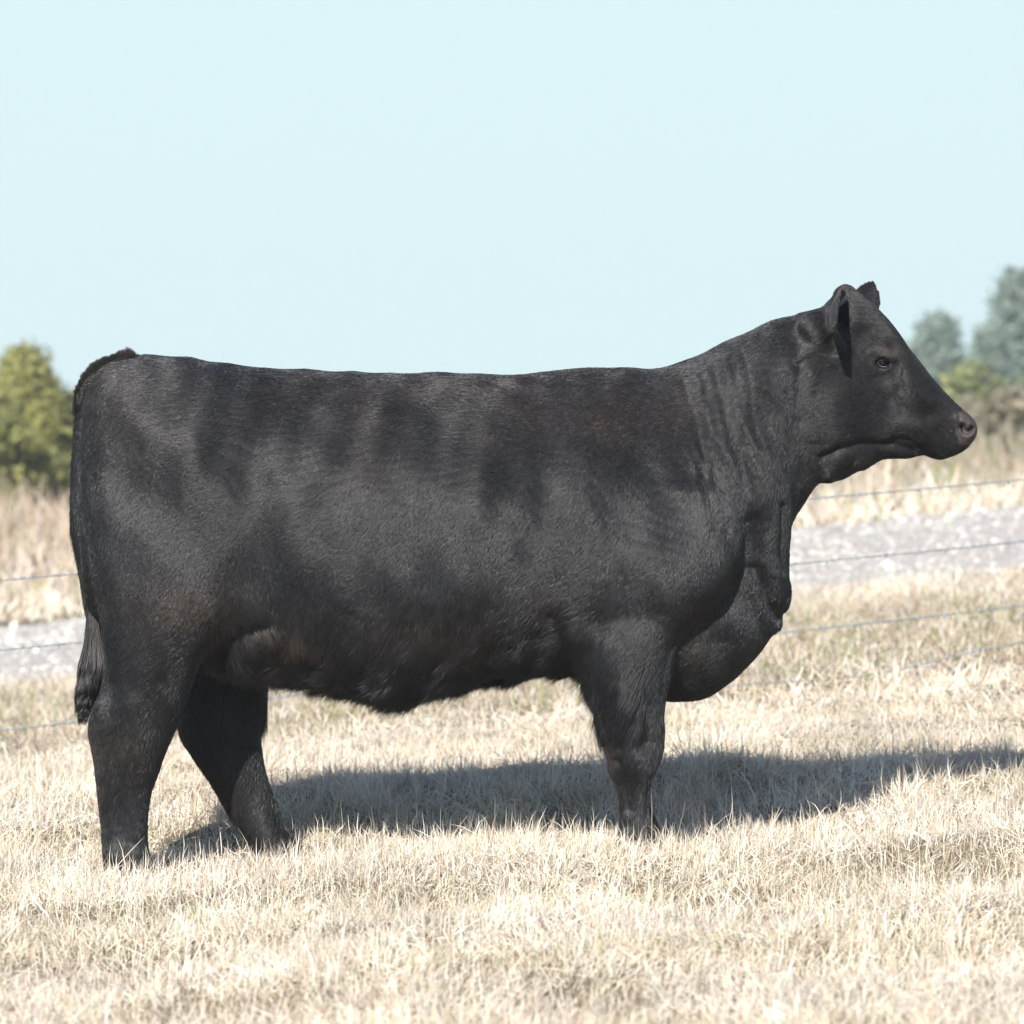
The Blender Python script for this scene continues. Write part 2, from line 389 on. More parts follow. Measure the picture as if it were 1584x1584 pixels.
for pxx in (.52 - 3.2, .52, .52 + 3.2, .52 + 6.4, .52 - 6.4):
    y = Yf(pxx); g = float(gz(np.array([pxx]), np.array([y]))[0]); zt = float(wire_z(0, 895, 1584, 737, pxx)) + .10
    mb = MB()
    prof = np.array([[-.018, .0], [-.018, .004], [-.003, .004], [-.003, .032], [.003, .032], [.003, .004], [.018, .004], [.018, 0]]) + [0, .006]
    R = [np.stack([prof[:, 0], prof[:, 1], np.full(8, h)], 1) + [pxx, y, 0] - FL for h in (g - .25, zt)]
    mb.rings(R)
    for h in np.arange(g + .1, zt, .055):
        mb.tube([np.array([pxx, y + .008, h]) - FL, np.array([pxx, y, h]) - FL], .005, k=5)
    link('post', mb.mesh('post', m_post, smooth=False), fence)

# ------------------------------------------------------------------ trees and bushes behind
m_leaf = leafy_material('foliage', rough=.6, trans=.35, spec=.2)
m_bark, nt, ln, bs = mat_new('bark')
cr, nz = noise_ramp(nt, ln, 14, [(.3, (.07, .05, .035)), (.7, (.20, .16, .12))]); ln.new(cr.outputs[0], bs.inputs['Base Color']); bs.inputs['Roughness'].default_value = .9
def tree(name, label, cat, px, d, row_top, half_px, shape, colA, colB, group=None, nclump=260, leaf=.05, per=70, row_low=None, holes=.25):
    y = d - CD; X = (px - 792) * d / F; g = float(gz(np.array([X]), np.array([y]))[0]); top = CAMZ - (row_top - 792) * d / F
    R = half_px * d / F; H = top - g
    low = .06 if row_low is None else (CAMZ - (row_low - 792) * d / F - g) / H
    t = link(name, None, label=label, category=cat); t.location = (X, y, g)
    if group: t['group'] = group
    mb = MB(); hs = np.linspace(0, .93 * H, 9)
    wob = np.cumsum(rng.normal(0, .012 * H, (9, 2)), 0); wob[0] = 0
    tp = np.stack([wob[:, 0], wob[:, 1], hs], 1)
    mb.tube(tp, np.linspace(.035 * H, .006 * H, 9), k=8)
    C = []
    for i in range(nclump):
        for _ in range(20):
            u = rng.uniform(low, 1.0) ** (.8); a = rng.uniform(0, 2 * np.pi)
            if shape == 'cone': rr = R * (1 - ((u - low) / (1 - low)) ** 1.25) * 1.02 + .02 * H
            else: rr = R * math.sqrt(max(0.02, 1 - ((u - low) / (1 - low) * 1.9 - .9) ** 2))
            lob = 1 + .25 * math.sin(3 * a + 7 * u + px) + .22 * math.sin(13 * u + 2 * a + px * .3) + rng.normal(0, .10)
            r = rr * lob * math.sqrt(rng.uniform(.15, 1))
            c = np.array([r * math.cos(a), r * math.sin(a), u * H])
            if math.sin(c[0] * 5.1 / R + px) + math.sin(c[2] * 4.3 / R + 2 * px) + math.sin(c[1] * 5.7 / R) > -1.6 + 2.2 * (1 - holes) or True: break
        C.append(c)
    C = np.array(C)
    hol = snoise(np.concatenate([C / R], 1), .55, int(px) % 97) > -1.1 + holes
    C = C[hol | (rng.uniform(0, 1, len(C)) < .25)]
    for c in C[rng.permutation(len(C))[:34]]:
        b = tp[min(8, int(max(0, (c[2] - .25 * np.hypot(c[0], c[1])) / H * 9))) ]
        mid = (b + c) / 2 + [0, 0, .04 * H]
        mb.tube([b, mid, c], [.008 * H, .005 * H, .002 * H], k=5)
    link('trunk', mb.mesh('trunk', m_bark), t)
    n = len(C) * per
    ci = np.repeat(np.arange(len(C)), per); cs = R * rng.uniform(.07, .26, len(C))
    dv = rng.normal(size=(n, 3)); dv /= np.linalg.norm(dv, axis=1)[:, None]
    Pc = C[ci] + dv * (cs[ci] * np.minimum(rng.gamma(2.2, .33, n), 1.5))[:, None] * np.array([1, 1, .75])
    u = rng.normal(size=(n, 3)); u /= np.linalg.norm(u, axis=1)[:, None]; v = np.cross(u, dv); v /= np.linalg.norm(v, axis=1)[:, None] + 1e-9
    s = leaf * rng.uniform(.6, 1.4, n)[:, None]
    V = np.stack([Pc - u * s, Pc + v * s * .4, Pc + u * s, Pc - v * s * .4], 1).reshape(-1, 3)
    k = rng.uniform(0, 1, len(C))[ci][:, None]; ct = (np.array(colA) * k + np.array(colB) * (1 - k)) * rng.uniform(.75, 1.25, (n, 1))
    link('crown', mesh_from('crown', V, np.arange(4 * n), np.full(n, 4), m_leaf, smooth=False, attrs={'tint': np.repeat(np.clip(ct, 0, 1), 4, 0)}), t)
    return t
OL, OL2 = (.42, .40, .13), (.25, .26, .10)
GRP = 'trees and bushes beyond the road'
tree('juniper_tree', 'olive green juniper whose pointed top rises behind the rump at the left edge', 'tree', 38, 50, 552, 116, 'cone', OL, OL2, GRP, 620, .06, 80, holes=.4)
tree('juniper_tree', 'broad low olive juniper cut by the left edge of the photo', 'tree', -40, 48, 612, 105, 'round', OL, OL2, GRP, 380, .06, 80, holes=.45)
tree('juniper_tree', 'low olive juniper half hidden behind the rump of the animal', 'tree', 126, 51, 616, 86, 'round', OL, OL2, GRP, 360, .06, 80, holes=.45)
TE, TE2 = (.31, .38, .31), (.21, .28, .23)  # cedar greens paled: part of the distance haze is put into the leaf colour
tree('cedar_tree', 'blurry blue green cedar with a pointed top just right of the forehead', 'tree', 1450, 112, 494, 96, 'cone', TE, TE2, GRP, 300, .15, 60, holes=.55)
tree('cedar_tree', 'tall spired blue green cedar at the right edge', 'tree', 1572, 116, 428, 96, 'cone', TE, TE2, GRP, 420, .15, 60, holes=.55)
tree('cedar_tree', 'shorter blue green cedar just left of the tall spired cedar', 'tree', 1530, 108, 515, 80, 'cone', TE, TE2, GRP, 260, .14, 60, holes=.5)
tree('cedar_tree', 'lowest blue green cedar, behind the bridge of the nose', 'tree', 1412, 114, 540, 70, 'round', TE, TE2, GRP, 240, .15, 60, holes=.5)
tree('leafy_bush', 'yellow green bush below the cedars', 'bush', 1505, 74, 566, 66, 'round', (.36, .38, .16), (.24, .28, .14), GRP, 220, .10, 60, holes=.5)
tree('leafy_bush', 'grey green low bush under the tall spired cedar', 'bush', 1590, 72, 590, 66, 'round', (.30, .33, .20), (.20, .24, .15), GRP, 220, .10, 60, holes=.5)
BR, BR2 = (.42, .36, .25), (.27, .25, .18)
tree('brown_bush', 'brownish bare bush at the right edge above the road', 'bush', 1566, 48, 606, 80, 'round', BR, BR2, GRP, 170, .045, 60, holes=.8)
tree('brown_bush', 'tan winter bush right of the nose', 'bush', 1492, 50, 622, 70, 'round', BR, BR2, GRP, 150, .045, 60, holes=.8)
tree('brown_bush', 'low tan winter bush seen just under the muzzle', 'bush', 1420, 47, 680, 66, 'round', BR, BR2, GRP, 120, .045, 60, holes=.8)
tree('brown_bush', 'low tan winter bush mostly hidden behind the throat', 'bush', 1320, 49, 668, 62, 'round', BR, BR2, GRP, 120, .045, 60, holes=.8)

# ------------------------------------------------------------------ the black beef animal
def sp(v, p): return np.sign(v) * np.abs(v) ** p
NR = 48
TH = np.linspace(0, 2 * np.pi, NR, endpoint=False)
def section(a, b, w, n=2.3, k=0.0, cy=0.0, yaw=0.0):
    """closed ring: a,b = pixel ends of the section seen from the side, w = half width across"""
    A = W(a[0], a[1], cy); B = W(b[0], b[1], cy)
    c, s = sp(np.cos(TH), 2 / n), sp(np.sin(TH), 2 / n)
    t = .5 - .5 * c
    lat = np.array([math.sin(yaw), math.cos(yaw), 0])
    ww = w * s * (1 + k * (t - .5) * 2)
    return A[None] + (B - A)[None] * t[:, None] + lat[None] * ww[:, None]
def refine(R, m=3):
    """Catmull-Rom between rings"""
    R = np.array(R); out = []
    for i in range(len(R) - 1):
        p0 = R[max(i - 1, 0)]; p1 = R[i]; p2 = R[i + 1]; p3 = R[min(i + 2, len(R) - 1)]
        for j in range(m):
            t = j / m
            out.append(.5 * (2 * p1 + (p2 - p0) * t + (2 * p0 - 5 * p1 + 4 * p2 - p3) * t * t + (3 * p1 - p0 - 3 * p2 + p3) * t ** 3))
    out.append(R[-1]); return out

body = MB()
S = section
YW = lambda x: -math.radians(13) * np.clip((x - 1230) / 110, 0, 1)
def CYH(x): return -.0 - .085 * np.clip((x - 1290) / 220, 0, 1) ** 1.1
T = []
for (a, b, w, n, k) in [
    ((126, 700), (128, 850), .06, 2.2, .1), ((131, 626), (134, 930), .13, 2.3, .1), ((148, 586), (145, 975), .19, 2.4, .05),
    ((180, 558), (180, 1000), .235, 2.5, .0), ((240, 550), (240, 1010), .268, 2.6, -.03), ((320, 558), (325, 1030), .285, 2.6, -.03),
    ((400, 567), (395, 1046), .300, 2.5, .0), ((480, 573), (478, 1055), .318, 2.4, .06), ((550, 574), (548, 1073), .335, 2.35, .1),
    ((620, 576), (610, 1082), .342, 2.3, .12), ((700, 579), (700, 1064), .342, 2.3, .12), ((790, 579), (790, 1043), .332, 2.3, .12),
    ((870, 573), (870, 1036), .31, 2.3, .12), ((950, 569), (950, 1050), .288, 2.25, .14), ((1015, 569), (1010, 1078), .266, 2.2, .16),
    ((1052, 560), (1058, 1085), .24, 2.1, .10), ((1085, 546), (1108, 1074), .215, 2.1, .0), ((1115, 530), (1162, 1026), .195, 2.1, -.12),
    ((1145, 516), (1197, 975), .18, 2.1, -.22), ((1172, 506), (1217, 918), .168, 2.1, -.30), ((1195, 497), (1221, 868), .16, 2.1, -.30),
    ((1216, 490), (1222, 818), .152, 2.1, -.28), ((1236, 484), (1245, 776), .147, 2.1, -.25), ((1256, 480), (1267, 748), .140, 2.15, -.15),
    ((1274, 474), (1299, 743), .135, 2.2, -.10), ((1288, 460), (1322, 731), .125, 2.3, -.08), ((1302, 448), (1346, 721), .115, 2.4, -.08),
    ((1320, 449), (1364, 711), .108, 2.4, -.05), ((1340, 466), (1388, 709), .112, 2.5, -.06), ((1357, 484), (1404, 709), .115, 2.6, -.10),
    ((1375, 507), (1418, 706), .112, 2.6, -.12), ((1393, 531), (1430, 704), .098, 2.5, -.10), ((1413, 553), (1442, 708), .082, 2.4, -.05),
    ((1438, 583), (1454, 711), .068, 2.4, .0), ((1460, 607), (1468, 707), .062, 2.4, .05), ((1478, 626), (1482, 701), .062, 2.4, .05),
    ((1493, 638), (1494, 693), .056, 2.3, .0), ((1503, 648), (1503, 683), .042, 2.2, .0), ((1509, 657), (1508, 674), .022, 2.0, 0)]:
    mxp = (a[0] + b[0]) / 2
    T.append(S(a, b, w, n, k, CYH(mxp), YW(mxp)))
body.rings(refine(T, 4))

def leg(secs, flip=1, dx=0.0, dz=0.0, src=-1):
    R = []
    for (a, b, w, cy) in secs:
        r = S(a, b, w, 2.2, 0, cy)
        if flip < 0: r[:, 1] *= -1; r = r[::-1]
        r[:, 0] += dx; r[:, 2] += dz
        R.append(r)
    body.rings(refine(R, 3)); return R
fore = [((955, 740), (1110, 745), .035, -.215), ((925, 800), (1148, 800), .07, -.195), ((900, 860), (1142, 868), .095, -.19), ((888, 920), (1110, 930), .105, -.185),
        ((885, 975), (1062, 985), .10, -.185), ((893, 1030), (1046, 1035), .092, -.185), ((911, 1078), (1036, 1080), .082, -.185), ((919, 1110), (1032, 1110), .072, -.185),
        ((929, 1140), (1030, 1140), .062, -.18), ((935, 1168), (1027, 1166), .058, -.18), ((939, 1192), (1019, 1188), .054, -.18), ((948, 1213), (1012, 1210), .045, -.18),
        ((953, 1240), (1008, 1236), .040, -.18), ((956, 1268), (1011, 1263), .041, -.18), ((955, 1290), (1019, 1287), .047, -.18), ((955, 1312), (1030, 1312), .05, -.18), ((950, 1326), (1034, 1326), .05, -.18)]
fore = [((a[0] + 4, a[1]), (b[0] - 5 * (a[1] > 1000), b[1]), w, c) for a, b, w, c in fore]
leg(fore)
leg(fore, -1, .008, .02)
hind = [((150, 650), (330, 655), .05, -.16), ((136, 730), (350, 735), .09, -.165), ((134, 800), (372, 800), .115, -.17), ((139, 870), (372, 875), .128, -.175), ((149, 930), (356, 940), .128, -.18),
        ((158, 985), (333, 992), .118, -.185), ((164, 1026), (311, 1026), .105, -.185), ((158, 1062), (297, 1060), .092, -.185), ((143, 1100), (283, 1100), .08, -.185),
        ((137, 1130), (270, 1128), .072, -.185), ((142, 1160), (258, 1158), .066, -.185), ((148, 1195), (244, 1193), .058, -.185), ((151, 1225), (233, 1222), .052, -.185),
        ((154, 1260), (229, 1256), .047, -.185), ((158, 1300), (229, 1298), .047, -.185), ((161, 1330), (233, 1328), .052, -.185), ((160, 1352), (243, 1352), .056, -.185), ((160, 1366), (248, 1366), .055, -.185)]
leg(hind)
farhind = [((170, 730), (380, 735), .085, .165), ((200, 820), (410, 830), .125, .17), ((250, 920), (425, 930), .12, .175), ((275, 990), (418, 1000), .11, .18), ((281, 1050), (412, 1052), .092, .18),
           ((278, 1100), (408, 1098), .078, .18), ((278, 1136), (403, 1132), .068, .18), ((298, 1172), (406, 1164), .06, .18), ((322, 1204), (412, 1200), .056, .18),
           ((344, 1242), (425, 1240), .048, .18), ((366, 1280), (441, 1274), .045, .18), ((384, 1308), (458, 1298), .047, .18), ((398, 1334), (470, 1318), .05, .18), ((405, 1350), (482, 1338), .05, .18)]
leg(farhind)
# tail
tail = [(190, 566, .024), (160, 578, .028), (139, 604, .028), (129, 650, .022), (123, 710, .020), (121, 770, .022), (124, 820, .024), (134, 880, .022), (143, 930, .020), (148, 980, .018)]
body.tube([W(px, py, -.012 * i) for i, (px, py, r) in enumerate(tail)], [t[2] for t in tail], k=14)
# poll and ear roots
def blob(c, r, k=14):
    R = []; c = np.array(c)
    for a in np.linspace(.12, np.pi - .12, 10):
        b = np.linspace(0, 2 * np.pi, k, endpoint=False)
        R.append(c + np.stack([r[0] * np.sin(a) * np.cos(b), r[1] * np.sin(a) * np.sin(b), np.full(k, r[2] * np.cos(a))], 1))
    body.rings(R)
blob(W(1308, 463, -.015), (.036, .055, .041))
blob(W(1262, 514, -.10), (.055, .042, .058))
blob(W(1280, 732, -.02), (.034, .055, .028)); blob(W(1328, 716, -.03), (.036, .05, .021))
blob(W(1212, 915, 0), (.020, .035, .055)); blob(W(1200, 962, 0), (.022, .035, .030))
def ear(root, tip, cup, width, thick=.012, depth=.030, fold=0.0):
    root = np.array(root); tip = np.array(tip); ax = tip - root; Ln = np.linalg.norm(ax); ax /= Ln
    cup = np.array(cup, float); cup -= ax * (cup @ ax); cup /= np.linalg.norm(cup); wd = np.cross(ax, cup)
    R = []; v = np.linspace(-1, 1, 15)
    for u in np.linspace(0, 1, 14):
        wv = width * (np.sin(np.pi * min(1, (u * .86 + .14)) ** .8) ** .75 if u < .999 else .08)
        wv = max(wv, width * .12)
        dp = depth * (1.3 - u) ; c = root + ax * Ln * u - cup * .012 * u
        inner = [c + wd * wv * q + cup * dp * q * q * (1 + fold * (q > 0)) for q in v]
        outer = [c + wd * wv * q * 1.03 + cup * (dp * q * q * (1 + fold * (q > 0)) - thick * (1.25 - .7 * q * q)) for q in v[::-1]]
        R.append(np.array(inner + outer))
    body.rings(R)
ear(W(1291, 490, -.085), W(1300, 508, -.30), (1, -.1, .1), .082, depth=.032)
ear(W(1330, 488, .06), W(1356, 431, .19), (.25, -.95, .2), .042, depth=.020)

raw = body.mesh('raw', None)
ro = bpy.data.objects.new('raw', raw); col.objects.link(ro)
md = ro.modifiers.new('r', 'REMESH'); md.mode = 'VOXEL'; md.voxel_size = .0052; md.use_smooth_shade = True
bpy.context.view_layer.update()
dg = bpy.context.evaluated_depsgraph_get()
bm_ = bpy.data.meshes.new_from_object(ro.evaluated_get(dg))
bpy.data.objects.remove(ro); bpy.data.meshes.remove(raw)
nv = len(bm_.vertices); co = np.zeros(nv * 3, np.float32); bm_.vertices.foreach_get('co', co); co = co.reshape(-1, 3).astype(float)
ne_ = len(bm_.edges); ed = np.zeros(ne_ * 2, np.int32); bm_.edges.foreach_get('vertices', ed); ed = ed.reshape(-1, 2)
print('body verts', nv)
deg = np.bincount(ed.ravel(), minlength=nv).astype(float)
def lap(A):
    out = np.zeros_like(A)
    for k in range(A.shape[1]):
        out[:, k] = np.bincount(ed[:, 0], A[ed[:, 1], k], nv) + np.bincount(ed[:, 1], A[ed[:, 0], k], nv)
    return out / np.maximum(deg, 1)[:, None]
px, py = topx(co)
def seg_dist(px, py, pl):
    best = np.full(len(px), 1e9)
    for (x0, y0), (x1, y1) in zip(pl[:-1], pl[1:]):
        dx, dy = x1 - x0, y1 - y0; L2 = dx * dx + dy * dy + 1e-9
        t = np.clip(((px - x0) * dx + (py - y0) * dy) / L2, 0, 1)
        best = np.minimum(best, np.hypot(px - x0 - t * dx, py - y0 - t * dy))
    return best
# smoothing: strong where legs merge into the trunk, light on head, ears, tail
trunkw = np.clip((px - 165) / 30, 0, 1) * np.clip((1215 - px) / 60, 0, 1) * np.clip((1120 - py) / 60, 0, 1)
tailz = (px < 175) & (np.abs(co[:, 1] + .05) < .10)
wgt = .35 + .65 * trunkw; wgt[tailz] = .2
headw = px > 1235; wgt[headw] = .35
crease = np.exp(-(seg_dist(px, py, [(1165, 810), (1160, 870), (1125, 930), (1070, 980), (1045, 1080)]) / 26) ** 2)
flank = .3 * np.exp(-(seg_dist(px, py, [(330, 1010), (360, 985), (410, 970)]) / 16) ** 2)
wgt *= 1 - .55 * np.maximum(crease, flank)
for it in range(60):
    w_ = wgt if it < 10 else wgt * (trunkw > .02)
    co += (lap(co) - co) * (w_ * .8)[:, None]

def normals(co):
    bm_.vertices.foreach_set('co', co.astype(np.float32).ravel()); bm_.update()
    nn = np.zeros(nv * 3, np.float32); bm_.vertex_normals.foreach_get('vector', nn) if hasattr(bm_, 'vertex_normals') else bm_.vertices.foreach_get('normal', nn)
    return nn.reshape(-1, 3).astype(float)
nrm = normals(co)
mc = co.copy(); mc[:, 1] = -np.abs(mc[:, 1])
far = co[:, 1] > .02
px, py = topx(np.where(far[:, None], mc, co))
# sculpted relief: (polyline in photo pixels, width px, height mm)
ST = [
 ([(1150, 690), (1160, 790), (1170, 850), (1165, 880)], 9, -8), ([(1185, 700), (1188, 800), (1186, 870)], 20, 12),
 ([(1163, 810), (1160, 865), (1130, 925), (1075, 975), (1050, 1010), (1040, 1075)], 22, -15), ([(1150, 800), (1140, 860), (1100, 910)], 22, 8),
 ([(1210, 780), (1206, 850), (1212, 880)], 6, -8), ([(1172, 880), (1186, 920), (1204, 955)], 8, -11), ([(1200, 890), (1205, 925)], 13, 8), ([(1130, 960), (1150, 990), (1120, 1040)], 34, 16), ([(1160, 930), (1180, 985)], 9, -5),
 ([(344, 1003), (372, 980), (408, 968)], 13, -10), ([(360, 945), (420, 940), (470, 970)], 26, 2), ([(470, 985), (510, 1020)], 26, 5),
 ([(348, 1010), (322, 1050), (300, 1085)], 14, -6),
 ([(300, 700), (320, 830), (315, 920)], 60, 16), ([(395, 760), (375, 850), (380, 890)], 36, -8), ([(205, 700), (195, 880)], 30, -5),
 ([(290, 590)], 26, 4), ([(255, 640), (230, 680)], 30, -3), ([(315, 690)], 18, 5), ([(460, 640), (400, 720)], 40, -5), ([(450, 790), (470, 860)], 40, 8),
 ([(845, 640), (840, 760), (830, 900), (835, 1000)], 28, -7), ([(760, 640), (750, 800)], 26, 4), ([(690, 640), (670, 800), (660, 900)], 24, -4), ([(590, 640), (575, 800)], 26, 4),
 ([(930, 620), (900, 780)], 40, 6), ([(985, 700), (1040, 760)], 26, -7), ([(1000, 860), (1060, 900)], 55, 15), ([(1010, 955), (930, 960)], 22, -9),
 ([(960, 1020), (970, 1100)], 28, 8), ([(905, 1060), (880, 1000), (860, 960)], 16, -12), ([(1010, 1110), (1000, 1140)], 12, -4), ([(975, 1150), (990, 1185)], 16, 7),
 ([(955, 1175), (964, 1205), (970, 1250)], 7, -8), ([(992, 1205), (985, 1270)], 9, 5), ([(1002, 1195), (1000, 1270)], 5, -5), ([(965, 1150), (1015, 1150)], 10, -3), ([(960, 1290), (1005, 1290)], 9, 6),
 ([(205, 1090), (222, 1190)], 18, 6), ([(172, 1060), (178, 1160), (185, 1200), (190, 1300)], 12, -7), ([(152, 1090), (158, 1200)], 10, 4), ([(215, 1210), (213, 1290)], 9, 5), ([(175, 1322), (225, 1320)], 16, 4), ([(250, 1060), (240, 1120)], 16, -5),
 ([(380, 1110), (395, 1190)], 14, 8), ([(345, 1150), (370, 1220)], 10, -7), ([(415, 1240), (430, 1275)], 8, 5), ([(400, 1290), (440, 1275)], 6, -5),
 # head
 ([(1235, 520), (1240, 600), (1238, 650)], 12, -7), ([(1238, 562), (1262, 548), (1290, 545)], 8, -14), ([(1258, 575), (1285, 565)], 8, 5),
 ([(1322, 500), (1345, 505), (1372, 528)], 9, 9), ([(1350, 545), (1366, 547), (1384, 556)], 6, 8), ([(1385, 560), (1392, 575), (1396, 600)], 8, -7),
 ([(1352, 586), (1385, 586)], 8, -3), ([(1325, 545), (1330, 520)], 14, -6), ([(1395, 585), (1425, 615), (1440, 625)], 9, 8), ([(1380, 620), (1400, 635), (1430, 645)], 12, -7),
 ([(1310, 610), (1300, 660)], 34, 9), ([(1395, 655), (1425, 662), (1450, 690)], 9, 6), ([(1275, 708), (1300, 694), (1330, 686), (1385, 690), (1415, 700)], 7, -14),
 ([(1385, 680), (1405, 682), (1425, 693), (1442, 703)], 6, -10), ([(1300, 715), (1340, 712)], 12, 6), ([(1265, 690), (1262, 730)], 16, -6), ([(1285, 735)], 10, 5),
 ([(1462, 665), (1470, 690)], 12, -3), ([(1485, 648)], 8, 4), ([(1487, 651), (1496, 653), (1504, 658)], 3.5, 3), ([(1500, 672)], 6, 5), ([(1478, 655), (1484, 680)], 5, -2),
]
for i_ in range(13):                                   # fine skin wrinkles down the neck
    u_ = i_ / 12; x_ = 1058 + 92 * u_; y0_ = 590 - 45 * u_ + 25 * (i_ % 3)
    pl_ = [(x_ + 5 * math.sin(i_ * 2.1 + k_) + (58 - 24 * u_) * (k_ / 6) ** 1.2, y0_ + (165 + 30 * math.sin(i_)) * k_ / 6) for k_ in range(7)]
    ST.append((pl_, 3.8, (-2.3, 1.8)[i_ % 2] * (1 - .35 * abs(u_ - .4))))
for x_, a_ in ((1084, 3.5), (1093, -4), (1104, 4), (1113, -3), (1124, 2), (1136, -2)):
    ST.append(([(x_ - 8, 712), (x_, 750), (x_ + 9, 790), (x_ + 14, 815)], 4.6, a_))
disp = np.zeros(nv)
for pl, wd, amp in ST:
    pl = pl if len(pl) > 1 else [pl[0], (pl[0][0] + .1, pl[0][1])]
    disp += amp * .001 * np.exp(-(seg_dist(px, py, pl) / wd) ** 2)
eye_d = np.hypot((px - 1366) / 10.5, (py - 563) / 8.0)
disp += -.016 * np.exp(-eye_d ** 4) + .004 * np.exp(-((eye_d - 1.35) / .3) ** 2)
side = np.clip((np.abs(nrm[:, 1]) - .15) / .4, 0, 1)
hide_far_leg = (co[:, 1] > 0) & (py > 1000)
side[hide_far_leg & (px < 460)] *= .3
nearface = nrm[:, 1] * np.sign(co[:, 1] + 1e-6) > .1
disp *= side * nearface
disp += .0013 * snoise(co, 3.2, 51) * trunkw + .0012 * snoise(co, 7.5, 52) * np.where(headw, .25, 1)
belly = np.clip((py - 960) / 90, 0, 1) * (px > 420) * (px < 930) * (py < 1125)
ruf = snoise(co * np.array([1, 1, .22]), 9, 53)
disp += belly * ruf * .004
co += nrm * disp[:, None]
nd = seg_dist(px, py, [(1489, 659), (1491, 666), (1497, 669), (1503, 663)])
co[:, 1] += -np.sign(co[:, 1] + .06) * .017 * np.exp(-(nd / 3.6) ** 4) * (np.abs(co[:, 1] + .06) > .008)
nrm = normals(co)
bpy.context.view_layer.update()

# --- coat colour of the skin beneath: black with brown-tinged areas
def blotch(px, py, lst):
    v = np.zeros(len(px))
    for x, y, rx_, ry_, a in lst: v = np.maximum(v, a * np.exp(-((px - x) / rx_) ** 2 - ((py - y) / ry_) ** 2))
    return v
BROWN = [(290, 935, 75, 40, .9), (455, 985, 60, 26, 1.0), (200, 1160, 26, 40, .7), (200, 620, 60, 90, .25), (560, 690, 45, 70, .45), (500, 600, 120, 25, .3), (720, 605, 200, 22, .5), (905, 635, 110, 50, .7), (760, 640, 60, 50, .35),
         (1040, 650, 60, 60, .45), (1250, 560, 30, 60, .12), (1375, 545, 30, 14, .4), (1315, 448, 26, 14, .9), (1315, 700, 30, 12, .5), (1080, 990, 18, 40, .9), (945, 1200, 12, 60, .6), (660, 980, 160, 40, .3),
         (1440, 650, 40, 12, .3), (150, 1200, 14, 120, .6), (345, 1230, 16, 60, .5), (830, 950, 60, 60, .25)]


m_hide, nt, ln, bs = mat_new('black_hide')
bs.inputs['Base Color'].default_value = (.012, .011, .0115, 1); bs.inputs['Roughness'].default_value = .75; bs.inputs['Specular IOR Level'].default_value = .25
m_muz, nt, ln, bs = mat_new('moist_muzzle_skin')
cr, nz = noise_ramp(nt, ln, 50, [(.3, (.022, .018, .018)), (.7, (.060, .047, .046))]); ln.new(cr.outputs[0], bs.inputs['Base Color'])
bs.inputs['Roughness'].default_value = .55; bs.inputs['Specular IOR Level'].default_value = .35
vo = nt.new('ShaderNodeTexVoronoi'); vo.inputs['Scale'].default_value = 240; tc = nt.new('ShaderNodeTexCoord'); ln.new(tc.outputs['Object'], vo.inputs['Vector'])
bp = nt.new('ShaderNodeBump'); bp.inputs['Strength'].default_value = .5; bp.inputs['Distance'].default_value = .002; ln.new(vo.outputs['Distance'], bp.inputs['Height']); ln.new(bp.outputs[0], bs.inputs['Normal'])
bm_.materials.clear(); bm_.materials.append(m_hide); bm_.materials.append(m_muz)
bm_.name = 'beef_heifer'
npoly = len(bm_.polygons); bm_.polygons.foreach_set('use_smooth', np.ones(npoly, bool))
pxf, pyf = topx(co)
muzv = (pxf + 3 * snoise(co, 30, 71) > 1484) & (pyf > 632) & (pyf < 690)
lt = np.zeros(len(bm_.loops), np.int32); bm_.loops.foreach_get('vertex_index', lt)
lst = np.zeros(npoly, np.int32); bm_.polygons.foreach_get('loop_start', lst)
bm_.polygons.foreach_set('material_index', muzv[lt[lst]].astype(np.int32)); bm_.update()

ORG = np.array([-.02, 0, 0.02])
cow = link('beef_heifer', bm_, label='large black beef animal standing in profile facing right on dry grass', category='cow')
cow.location = ORG
co_local = co - ORG
bm_.vertices.foreach_set('co', co_local.astype(np.float32).ravel()); bm_.update()

# --- triangles for sampling and ray casts
bm_.calc_loop_triangles(); nt_ = len(bm_.loop_triangles); tri = np.zeros(nt_ * 3, np.int32); bm_.loop_triangles.foreach_get('vertices', tri); tri = tri.reshape(-1, 3)
bvh = BVHTree.FromPolygons([tuple(v) for v in co], [tuple(int(i) for i in t) for t in tri])
def hit(px_, py_):
    o = Vector((0, -CD, CAMZ)); p = Vector(W(px_, py_, 0)); d = (p - o).normalized()
    h = bvh.ray_cast(o, d); return h[0], h[1]

# --- coat: short hair over the whole hide
A = co[tri[:, 0]]; B = co[tri[:, 1]]; Cc = co[tri[:, 2]]
area = .5 * np.linalg.norm(np.cross(B - A, Cc - A), axis=1)
ctr = (A + B + Cc) / 3
hx, hy = topx(ctr)
dens = np.where(ctr[:, 1] < .02, 1.0, .45) * np.where(hx > 1240, 1.5, 1.0)
tn0 = np.cross(B - A, Cc - A); ny_ = tn0[:, 1] / (np.linalg.norm(tn0, axis=1) + 1e-12)
dens = dens * np.where((ctr[:, 1] < 0) | (ny_ > -.2), 1, .8)
prob = area * dens; prob /= prob.sum()
NH = 760000
ti = rng.choice(nt_, NH, p=prob)
r1 = np.sqrt(rng.uniform(0, 1, NH)); r2 = rng.uniform(0, 1, NH)
wA, wB, wC = 1 - r1, r1 * (1 - r2), r1 * r2
root = A[ti] * wA[:, None] + B[ti] * wB[:, None] + Cc[ti] * wC[:, None]
hn = nrm[tri[ti, 0]] * wA[:, None] + nrm[tri[ti, 1]] * wB[:, None] + nrm[tri[ti, 2]] * wC[:, None]
hn /= np.linalg.norm(hn, axis=1)[:, None]
